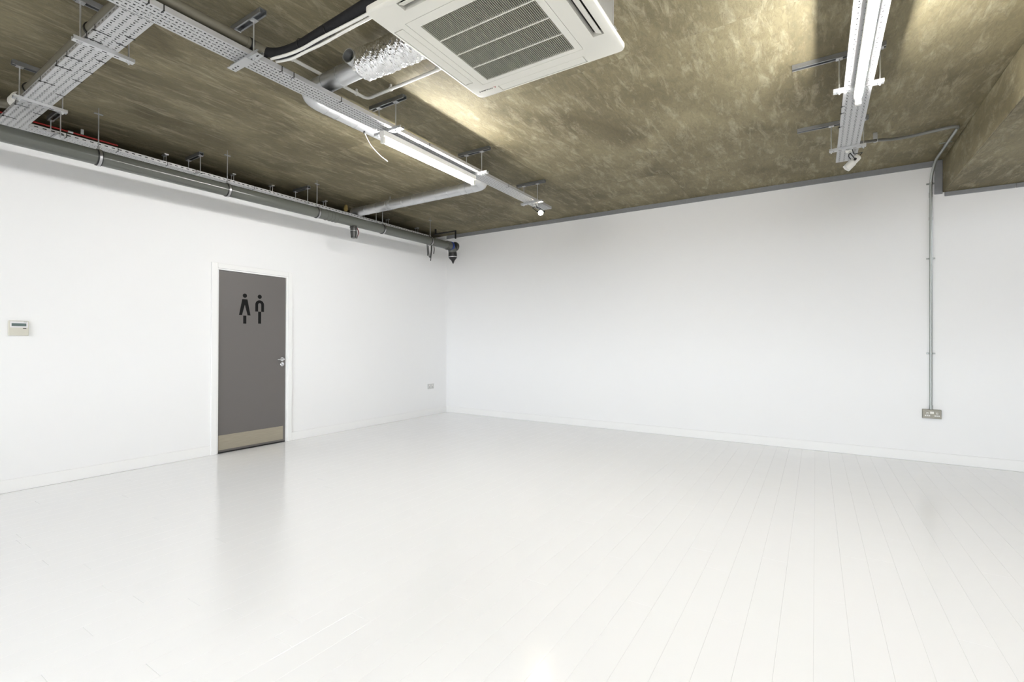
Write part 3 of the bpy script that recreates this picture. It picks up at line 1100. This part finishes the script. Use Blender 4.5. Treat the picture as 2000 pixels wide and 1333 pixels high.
# ------------------------------------------------------------------ metal duct and foil sleeve
DR, DZ = 0.0618, 3.043
DK = 0.9895                                   # plan scale of the duct run
duct = thing('metal_duct', 'round galvanised duct bending over the main cable tray and on towards the left wall', 'duct', (-3.19, 3.3, DZ))
dp = fillet([(-2.40 * DK, 2.115 * DK, DZ), (-3.19 * DK, 2.13 * DK, DZ), (-3.19 * DK, 4.455 * DK, DZ), (-5.43, 4.455 * DK, DZ)], 0.16, 9)
build('duct_pipe', MB().tube(dp, DR, 28), duct_steel, duct)
rb = []
for (x, y, a) in [(-2.55, 2.118, 'x'), (-2.74, 2.121, 'x'), (-2.90, 2.124, 'x'), (-3.06, 2.127, 'x'),
                  (-3.19, 2.32, 'y'), (-3.19, 2.42, 'y'), (-3.19, 2.60, 'y'), (-3.19, 2.80, 'y'), (-3.19, 3.1, 'y'), (-3.19, 3.4, 'y'), (-3.19, 3.7, 'y'), (-3.19, 4.0, 'y'), (-3.19, 4.28, 'y'),
                  (-3.37, 4.455, 'x'), (-3.55, 4.455, 'x'), (-3.74, 4.455, 'x'), (-3.93, 4.455, 'x'), (-4.12, 4.455, 'x'), (-4.31, 4.455, 'x'), (-4.5, 4.455, 'x'), (-4.72, 4.455, 'x'), (-4.80, 4.455, 'x'), (-5.0, 4.455, 'x'), (-5.2, 4.455, 'x')]:
    x, y = x * DK, y * DK
    build('seam', MB().ring((x, y, DZ), (1, 0, 0) if a == 'x' else (0, 1, 0), DR + 0.0025, DR - 0.001, 0.005, 28), duct_steel, duct)
for (x, y, a) in [(-3.47, 4.455, 'x'), (-4.76, 4.455, 'x'), (-3.19, 2.95, 'y')]:
    x, y = x * DK, y * DK
    sb = build('strap', MB().ring((x, y, DZ), (1, 0, 0) if a == 'x' else (0, 1, 0), DR + 0.005, DR + 0.001, 0.02, 28), galv, duct)
    build('strap_rod', MB().tube([(x, y, DZ + DR), (x, y, ZT - 0.002)], 0.004, 8), galv, sb)
# side stub with open end
stub = MB()
stub.lathe((-2.518, 2.098, DZ + 0.008), (0.22, -1, 0.0), [(0.043, 0.0), (0.043, 0.115), (0.046, 0.117), (0.046, 0.123), (0.040, 0.123), (0.040, 0.04)], 24)
so = build('branch_stub', stub, duct_steel, duct)
so['label'] = 'short open side branch'
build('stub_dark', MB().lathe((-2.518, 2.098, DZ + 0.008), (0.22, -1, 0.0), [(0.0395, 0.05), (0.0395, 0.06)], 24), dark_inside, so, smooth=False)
build('sleeve_tape', MB().box(-2.508, -2.468, 2.022, 2.039, DZ - 0.060, DZ - 0.02), white_plastic, duct, smooth=False, bevel=0.002)
fx = thing('foil_duct', 'crinkled silver foil duct between the metal duct and the air conditioner', 'duct', (-2.15, 2.10, DZ))
fm_ = MB()
N, S = 150, 60
rng = random.Random(3)
fx0, fx1 = -2.478, -1.742
vs = []
for i in range(N + 1):
    x = fx0 + (fx1 - fx0) * i / N
    e = min(1.0, i / 3.0)
    base_r = 0.066 + (0.094 - 0.066) * e
    t = i / N
    sag = -0.010 * sin(pi * t)
    for k in range(S):
        a = 2 * pi * k / S
        crk = 0.0030 * (i % 2) + rng.uniform(-0.0017, 0.0017) + 0.004 * sin(k * 0.9 + i * 0.35) * sin(i * 0.21 + k * 0.4)
        r_ = base_r + crk * e
        vs.append((x + rng.uniform(-0.002, 0.002), 2.085 + r_ * cos(a), DZ - 0.004 + sag + min(r_ * sin(a), ZT - 0.004 - (DZ - 0.004 + sag))))
fs = [(i * S + k, i * S + (k + 1) % S, (i + 1) * S + (k + 1) % S, (i + 1) * S + k) for i in range(N) for k in range(S)]
fs += [tuple(range(S))[::-1], tuple(N * S + k for k in range(S))]
fm_.add(vs, fs)
build('foil_sleeve', fm_, foil, fx, smooth=False)
build('clamp', MB().ring((-2.489, 2.094, DZ), (1, 0, 0), 0.068, 0.0635, 0.012, 28), galv, fx)

# ------------------------------------------------------------------ thin pipes at the ceiling
wp = thing('drain_tube', 'thin white plastic drain tube bending along the ceiling to the air conditioner', 'pipe', (-2.9, 2.2, 3.122))
build('tube', MB().tube(fillet([(-2.935, 1.80, 3.12), (-2.925, 2.50, 3.12), (-1.76, 2.472, 3.112)], 0.05), 0.0115, 14), white_plastic, wp)
for (x, y, a) in ((-2.933, 1.875, 'y'), (-2.927, 2.40, 'y'), (-2.66, 2.494, 'x'), (-2.2, 2.483, 'x')):
    c_ = MB().ring((x, y, 3.12), (0, 1, 0) if a == 'y' else (1, 0, 0), 0.0165, 0.0118, 0.016, 16)
    c_.box(x - 0.006, x + 0.006, y - 0.006, y + 0.006, 3.134, ZT - 0.002)
    build('clip', c_, white_plastic, wp, smooth=False)

bi = thing('insulated_pipe', 'thick black insulated pipe running from the main cable tray to the air conditioner', 'pipe', (-2.3, 1.66, 2.98))
bpth = [(-2.835, 1.62, 2.995), (-2.75, 1.675, 2.985), (-2.60, 1.70, 2.985), (-2.4, 1.695, 2.99), (-2.2, 1.69, 2.992), (-2.0, 1.685, 2.996), (-1.74, 1.68, 3.0)]
build('insulation', MB().tube(fillet(bpth, 0.12, 4), 0.033, 18), black_foam, bi)
for x in (-2.55, -2.30):
    build('tie_strap', MB().ring((x, 1.694, 2.985), (1, 0.0, 0), 0.0365, 0.0335, 0.006, 20), black_plastic, bi)
for k, (dy, dz, lab) in enumerate(((-0.016, 0.004, 'upper white cable strapped under the black insulated pipe'), (0.018, -0.002, 'lower white cable strapped under the black insulated pipe'))):
    pth = [(-2.79, 1.665 + dy, 2.958), (-2.66, 1.688 + dy, 2.948 + dz), (-2.527, 1.690 + dy * 0.6, 2.944 + dz), (-2.373, 1.690 + dy, 2.943 + dz), (-2.2, 1.690 + dy * 0.7, 2.943 + dz), (-2.0, 1.696 + dy * 0.6, 2.947 + dz), (-1.75, 1.70 + dy * 0.8, 2.955)]
    cb = build('white_cable', MB().tube(fillet(pth, 0.1, 5), 0.0085, 10), white_plastic, None, origin=pth[2])
    tag(cb, lab, 'cable', 'white cables under the insulated pipe')

op1 = thing('olive_pipe', 'olive grey pipe lying over the main cable tray and ending in an elbow', 'pipe', (-2.83, 1.2, 3.0))
build('pipe', MB().tube([(-2.835, -3.0, 3.012), (-2.832, 1.545, 3.006)], 0.030, 20), olive_pipe_m, op1)
build('elbow', MB().tube(fillet([(-2.832, 1.52, 3.006), (-2.828, 1.62, 3.000), (-2.79, 1.66, 2.985)], 0.05), 0.034, 20), olive_pipe_m, op1)
build('black_strap', MB().ring((-2.832, 1.545, 3.006), (0, 1, 0), 0.037, 0.0305, 0.020, 24), black_plastic, op1)
op2 = thing('olive_pipe', 'olive grey pipe lying along the short branch tray at the top left', 'pipe', (-3.9, 0.99, 2.99))
build('pipe', MB().tube([(-2.95, 0.988, 2.998), (-4.80, 0.992, 2.994)], 0.034, 20), olive_pipe_m, op2)
build('pipe', MB().tube(fillet([(-4.88, 0.99, 2.994), (-5.03, 0.985, 2.990), (-5.06, 0.86, 2.985), (-5.06, -3.0, 2.97)], 0.06), 0.034, 20), olive_pipe_m, op2)
cpl = build('coupling', MB().lathe((-4.955, 0.99, 2.994), (1, 0, 0), [(0.047, 0), (0.047, 0.022), (0.042, 0.024), (0.042, 0.062), (0.047, 0.064), (0.047, 0.10), (0.036, 0.105), (0.036, 0.15)], 24), white_plastic, op2)
cpl['label'] = 'white plastic coupling'
for x in (-3.445, -4.612):
    build('black_strap', MB().ring((x, 0.989, 2.996), (1, 0, 0), 0.040, 0.0345, 0.014, 24), black_plastic, op2)

# ------------------------------------------------------------------ grey drain pipe along the left wall
PX, PR = -4.96, 0.0615


def pz(y):
    return 2.746 + 0.0105 * (y - 1.470)


dr = thing('drain_pipe', 'thick grey drain pipe hung along the left wall below the ceiling', 'pipe', (PX, 3.0, pz(3.0)))
build('pipe', MB().tube([(PX, -4.4, pz(-4.4)), (PX, 5.90, pz(5.90))], PR, 32), pvc_grey, dr)
cp = MB()
for (y, r_) in ((3.621, 0.0025), (3.675, 0.003), (3.72, 0.003), (3.769, 0.0025)):
    cp.ring((PX, y, pz(y)), (0, 1, 0), PR + r_ + 0.001, PR - 0.001, 0.012, 32)
build('coupling_ribs', cp, pvc_grey, dr)
el = MB().tube(fillet([(PX, 5.83, pz(5.83)), (PX, 5.97, pz(5.97)), (PX, 6.0, pz(6.0) - 0.13)], 0.08), 0.066, 28)
el.ring((PX, 5.88, pz(6.0)), (0, 1, 0), 0.073, 0.062, 0.05, 28)
eb = build('elbow', el, pvc_grey, dr)
build('elbow_end', MB().lathe((PX, 5.992, pz(6) - 0.09), (0.02, 0.05, -1), [(0.066, 0), (0.068, 0.02), (0.070, 0.07), (0.060, 0.10), (0.03, 0.13), (0.012, 0.17), (0.002, 0.19)], 24), black_plastic, eb)
build('bright_band', MB().ring((PX, 5.996, pz(6) - 0.165), (0.02, 0.05, -1), 0.0725, 0.0695, 0.012, 24), galv, eb)
bt = build('tape', MB().ring((PX, 5.94, pz(5.94)), (0, 1, 0), 0.075, 0.0662, 0.035, 28), blue_tape, dr)
bt['label'] = 'strip of blue tape'
build('end_collar', MB().lathe((PX, 6.025, pz(6.15) + 0.012), (0, 1, 0), [(0.06, 0), (0.072, 0.01), (0.075, 0.035), (0.072, 0.05), (0.03, 0.055)], 28), pvc_dark, dr)

hl = {0: 'pipe clip with rod nearest the branch tray, holding the grey drain pipe',
      1: 'pipe clip with rod on the grey drain pipe left of the door',
      2: 'pipe clip with rod on the grey drain pipe beside its ribbed coupling',
      3: 'pipe clip with rod on the grey drain pipe between the ribbed coupling and the corner',
      4: 'pipe clip with rod on the grey drain pipe nearest the corner'}
for i, y in enumerate((1.470, 2.485, 3.501, 4.509, 5.459)):
    h_ = thing('pipe_clip', hl[i], 'pipe clip', (PX, y, pz(y) - PR), 'clips of the grey drain pipe')
    build('rubber_band', MB().ring((PX, y, pz(y)), (0, 1, 0), PR + 0.005, PR + 0.0002, 0.034, 32), black_plastic, h_)
    build('steel_band', MB().ring((PX, y, pz(y)), (0, 1, 0), PR + 0.0075, PR + 0.0052, 0.018, 32), clip_steel, h_)
    build('rod', MB().tube([(PX, y, pz(y) + PR), (PX, y, ZT - 0.05)], 0.0045, 10), channel_steel, h_)
    build('anchor', MB().tube([(PX, y, ZT - 0.05), (PX, y, ZT - 0.001)], 0.003, 8), channel_steel, h_)
    build('boss', MB().tube([(PX, y, pz(y) + PR + 0.006), (PX, y, pz(y) + PR + 0.03)], 0.009, 8), clip_steel, h_)
    build('ceiling_plate', MB().box(PX - 0.010, PX + 0.010, y - 0.028, y + 0.028, ZT - 0.054, ZT - 0.049), channel_steel, h_, smooth=False)

# cut-off stub with sealing tape under the pipe
ho = thing('pipe_stub', 'short dark capped stub hanging under the grey drain pipe', 'pipe stub', (PX, 4.06, 2.55))
zs = pz(4.03) - PR
build('socket', MB().lathe((PX, 4.03, zs + 0.006), (0, 0, -1), [(0.045, 0), (0.047, 0.025), (0.041, 0.03), (0.040, 0.085), (0.036, 0.12), (0.034, 0.15)], 24), pvc_dark, ho)
build('band', MB().ring((PX, 4.03, zs - 0.055), (0, 0, 1), 0.0425, 0.039, 0.005, 24), galv, ho)
build('strap_tail', MB().tube(fillet([(PX + 0.03, 4.055, zs - 0.012), (PX + 0.045, 4.075, zs - 0.07), (PX + 0.025, 4.06, zs - 0.15)], 0.05), 0.005, 8), black_plastic, ho)
build('red_wire', MB().tube(fillet([(PX + 0.035, 4.06, zs - 0.015), (PX + 0.052, 4.078, zs - 0.07), (PX + 0.035, 4.065, zs - 0.12)], 0.05), 0.0025, 6), red_paint, ho)
# loops of strap left hanging near the corner
ls = thing('loose_straps', 'loose dark straps dangling from the grey drain pipe near the corner', 'strap', (PX, 5.45, 2.5))
zq = pz(5.5) - PR
for (y, pts) in ((5.39, [(0, 0, 0.004), (0.002, 0.005, -0.08), (0.0, 0.015, -0.17)]),
                 (5.46, [(0.02, 0, 0.004), (0.022, 0.0, -0.08), (0.015, -0.01, -0.19), (0.012, -0.035, -0.19), (0.01, -0.055, -0.02)]),
                 (5.50, [(0.0, 0, 0.004), (0.0, -0.012, -0.10), (0.0, -0.03, -0.24)]),
                 (5.54, [(0.0, 0, 0.004), (0.002, 0.01, -0.05), (0.0, 0.0, -0.12)])):
    build('strap', MB().tube(fillet([(PX + a, y + b, zq + c) for a, b, c in pts], 0.02), 0.0062, 8), black_plastic, ls)

# ------------------------------------------------------------------ bits along the left wall, above the wall tray
rp = thing('red_pipe', 'thin red pipe under the ceiling above the wall cable tray at the left', 'pipe', (-5.59, 1.5, 3.10))
build('pipe', MB().tube([(-5.59, -3.0, 3.10), (-5.59, 1.80, 3.10)], 0.007, 12), red_paint, rp)
build('pipe_collar', MB().ring((-5.59, 1.46, 3.10), (0, 1, 0), 0.0105, 0.0069, 0.035, 14), galv, rp)
build('pipe_clip', MB().box(-5.596, -5.584, 1.53, 1.55, 3.11, ZT), galv, rp, smooth=False)
bk = MB().tube([(-5.468, 2.5, 3.000), (-5.468, 6.05, 3.002)], 0.020, 12)
tag(build('black_pipe', bk, black_foam, None, origin=(-5.468, 4.3, 3.0)), 'long black lagged pipe lying over the wall cable tray behind the drain pipe', 'pipe')
for i, (y, lab) in enumerate(((2.20, 'small double ceiling hook left of the second drain pipe clip'),
                              (2.87, 'small double ceiling hook right of the second drain pipe clip'),
                              (3.33, 'small double ceiling hook above the door'),
                              (4.08, 'small double ceiling hook before the far metal duct'),
                              (5.20, 'small double ceiling hook past the far metal duct'),
                              (5.85, 'small double ceiling hook nearest the corner'))):
    t_ = thing('ceiling_hook', lab, 'hook', (-5.61, y, 3.05), 'small hooks above the wall tray')
    for dx in (0.0, -0.05):
        build('rod', MB().tube([(-5.59 + dx, y, 3.055), (-5.59 + dx, y, ZT - 0.012)], 0.0035, 8), galv, t_)
        build('plate', MB().box(-5.605 + dx, -5.575 + dx, y - 0.018, y + 0.018, ZT - 0.012, ZT), galv, t_, smooth=False)
    build('cross_plate', MB().box(-5.65, -5.58, y - 0.012, y + 0.012, 3.05, 3.056), galv, t_, smooth=False)
yb = thing('yellow_wad', 'crumpled yellow packing in the gap beside the far metal duct', 'packing', (-5.47, 4.33, 3.06))
ym = MB()
ym.lathe((-5.46, 4.30, 3.045), (0, 0.1, 1), [(0.015, 0), (0.03, 0.02), (0.026, 0.05), (0.022, 0.075), (0.012, 0.09)], 9)
build('wad', ym, yellow_tape, yb, smooth=False)
bf = thing('wall_bracket', 'dark steel frame bracket in the corner above the end of the drain pipe', 'bracket', (-5.2, 6.2, 3.05))
fm2 = MB()
fm2.box(-5.44, -4.97, 6.08, 6.10, 3.062, 3.080)
fm2.box(-4.99, -4.97, 6.08, 6.10, 2.945, 3.062)
build('frame', fm2, black_plastic, bf, smooth=False)
build('drop_bar', MB().box(-5.425, -5.40, 6.08, 6.10, 3.080, ZT - 0.001), black_plastic, bf, smooth=False)

# ------------------------------------------------------------------ dangling white wire
wc = MB().tube(fillet([(-3.145, 2.66, 2.972), (-3.14, 2.67, 2.95), (-3.12, 2.70, 2.88), (-3.06, 2.735, 2.80), (-2.985, 2.765, 2.735)], 0.05), 0.0032, 8)
hw = thing('hanging_wire', 'thin white wire dangling from the metal duct near the lit tube', 'wire', (-3.145, 2.66, 2.99))
build('wire', wc, white_plastic, hw)
build('anchor_tie', MB().lathe((-3.145, 2.66, 2.981), (0, 0, -1), [(0.008, 0), (0.009, 0.012), (0.004, 0.02)], 10), black_plastic, hw)

# ------------------------------------------------------------------ conduit and double socket on the back wall
CXw, CYw = 1.016, YBW - 0.016
cd = thing('conduit', 'galvanised conduit rising up the back wall to the ceiling beside the beam', 'conduit', (CXw, CYw, 0.56))
cpth = fillet([(CXw - 0.002, CYw, 0.555), (CXw, CYw, 2.98), (1.030, CYw - 0.13, 3.115), (1.046, 5.60, 3.128)], 0.14, 10)
build('pipe', MB().tube(cpth, 0.0125, 16), conduit_steel, cd)
for z in (2.135, 1.14):
    s_ = build('saddle', MB().ring((CXw, CYw, z), (0, 0, 1), 0.0165, 0.0126, 0.016, 18), conduit_steel, cd)
    build('saddle_base', MB().box(CXw - 0.036, CXw + 0.036, YBW - 0.004, YBW, z - 0.008, z + 0.008), conduit_steel, s_, smooth=False, bevel=0.003)
s_ = build('saddle', MB().ring((CXw + 0.001, CYw - 0.004, 2.92), (0, 0, 1), 0.0165, 0.0126, 0.018, 18), conduit_steel, cd)
build('saddle_base', MB().box(CXw - 0.036, CXw + 0.036, YBW - 0.005, YBW, 2.911, 2.929), conduit_steel, s_, smooth=False, bevel=0.003)
s_ = build('saddle', MB().ring((1.040, 6.02, 3.1265), (0, 1, 0), 0.0165, 0.0126, 0.016, 18), conduit_steel, cd)
build('saddle_base', MB().box(0.995, 1.085, 6.012, 6.028, ZT - 0.006, ZT), conduit_steel, s_, smooth=False)
for z, h in ((0.575, 0.045), (2.80, 0.05), (2.55, 0.03)):
    build('coupler', MB().ring((CXw - 0.001, CYw, z), (0, 0, 1), 0.0158, 0.0126, h, 18), conduit_steel, cd)
fxp = thing('flexible_conduit', 'grey flexible conduit looping along the ceiling from the right cable tray to the beam', 'conduit', (0.7, 5.5, 3.10))
fp = [(0.33, 5.10, 2.985), (0.38, 5.22, 3.02), (0.47, 5.44, 3.095), (0.60, 5.575, 3.122), (0.74, 5.60, 3.128), (0.88, 5.575, 3.132), (1.0, 5.555, 3.132), (1.046, 5.57, 3.130)]
build('sleeve', MB().tube(fillet(fp, 0.12, 6), 0.0135, 14), noise_rough(principled('grey_flex', (0.17, 0.17, 0.16), 0.45), 60, 0.4, 0.5), fxp)
sd = build('clip', MB().ring((0.455, 5.41, 3.085), (0.35, 0.85, 0.3), 0.020, 0.0137, 0.022, 18), galv, fxp)
build('clip_block', MB().box(0.44, 0.47, 5.40, 5.425, 3.10, ZT), galv, fxp, smooth=False)

sk = thing('double_socket', 'metal clad double power socket at the foot of the conduit', 'socket', (1.02, YBW, 0.46))
build('box', MB().box(0.944, 1.096, YBW - 0.034, YBW, 0.461, 0.556), socket_metal, sk, smooth=False, bevel=0.004)
fp_ = build('faceplate', MB().box(0.945, 1.095, YBW - 0.038, YBW - 0.034, 0.462, 0.555), socket_metal, sk, smooth=False, bevel=0.002)
YF = YBW - 0.0385
for cx_ in (0.983, 1.060):
    build('switch', MB().box(cx_ - 0.008, cx_ + 0.008, YF - 0.003, YF, 0.507, 0.527), white_plastic, fp_, smooth=False, bevel=0.001)
    build('switch_mark', MB().box(cx_ - 0.0045, cx_ + 0.0045, YF - 0.0036, YF - 0.003, 0.511, 0.521), socket_metal, fp_, smooth=False)
    build('outlet', MB().box(cx_ - 0.021, cx_ + 0.021, YF - 0.001, YF, 0.485, 0.498), white_plastic, fp_, smooth=False)
    for d_ in (-0.010, 0.004):
        build('pin_hole', MB().box(cx_ + d_, cx_ + d_ + 0.006, YF - 0.0016, YF - 0.001, 0.489, 0.494), dark_inside, fp_, smooth=False)
build('label_sticker', MB().box(1.004, 1.034, YF - 0.001, YF, 0.512, 0.535), white_plastic, fp_, smooth=False)
for cx_ in (0.970, 1.077):
    build('screw', MB().lathe((cx_, YF + 0.0005, 0.541), (0, -1, 0), [(0.0035, 0), (0.003, 0.0012)], 12), chrome, fp_, smooth=False)

# ------------------------------------------------------------------ small plates on the left wall
tc_ = thing('wall_controller', 'beige wall controller with a small display on the left wall', 'controller', (XLW, 1.135, 1.284))
Y0, Y1, Z0, Z1 = 1.076, 1.197, 1.284, 1.407
build('case', MB().box(XLW, XLW + 0.019, Y0, Y1, Z0, Z1), controller_case, tc_, smooth=False, bevel=0.005, segs=3)
fc_ = build('face', MB().box(XLW + 0.019, XLW + 0.0205, Y0 + 0.010, Y1 - 0.006, 1.352, 1.402), controller_white, tc_, smooth=False, bevel=0.0007)
dsp = build('display', MB().box(XLW + 0.0205, XLW + 0.0212, Y0 + 0.018, Y1 - 0.016, 1.363, 1.387), lcd, fc_, smooth=False)
dsp['label'] = 'green grey display'
build('brand_mark', MB().box(XLW + 0.0205, XLW + 0.0210, Y1 - 0.032, Y1 - 0.012, 1.397, 1.4005), lcd, fc_, smooth=False)
build('flap', MB().box(XLW + 0.019, XLW + 0.0205, Y0 + 0.010, Y1 - 0.006, Z0 + 0.008, 1.350), controller_case, tc_, smooth=False, bevel=0.0007)
build('indicator', MB().box(XLW + 0.0205, XLW + 0.0215, Y1 - 0.036, Y1 - 0.016, 1.341, 1.3475), black_plastic, tc_, smooth=False)
wo = thing('wall_socket', 'small white double socket low on the left wall near the corner', 'socket', (XLW, 6.16, 0.43))
build('faceplate', MB().box(XLW, XLW + 0.010, 6.085, 6.232, 0.446, 0.534), noise_rough(principled('socket_white', (0.62, 0.62, 0.61), 0.4), 20, 0.3, 0.45), wo, smooth=False, bevel=0.002)
for cy_ in (6.12, 6.195):
    build('switch', MB().box(XLW + 0.010, XLW + 0.0125, cy_ - 0.008, cy_ + 0.008, 0.495, 0.517), white_plastic, wo, smooth=False)
    for a, b in ((0, 0.478), (-0.012, 0.462), (0.012, 0.462)):
        build('pin_hole', MB().box(XLW + 0.010, XLW + 0.0105, cy_ + a - 0.004, cy_ + a + 0.004, b, b + 0.007), black_plastic, wo, smooth=False)
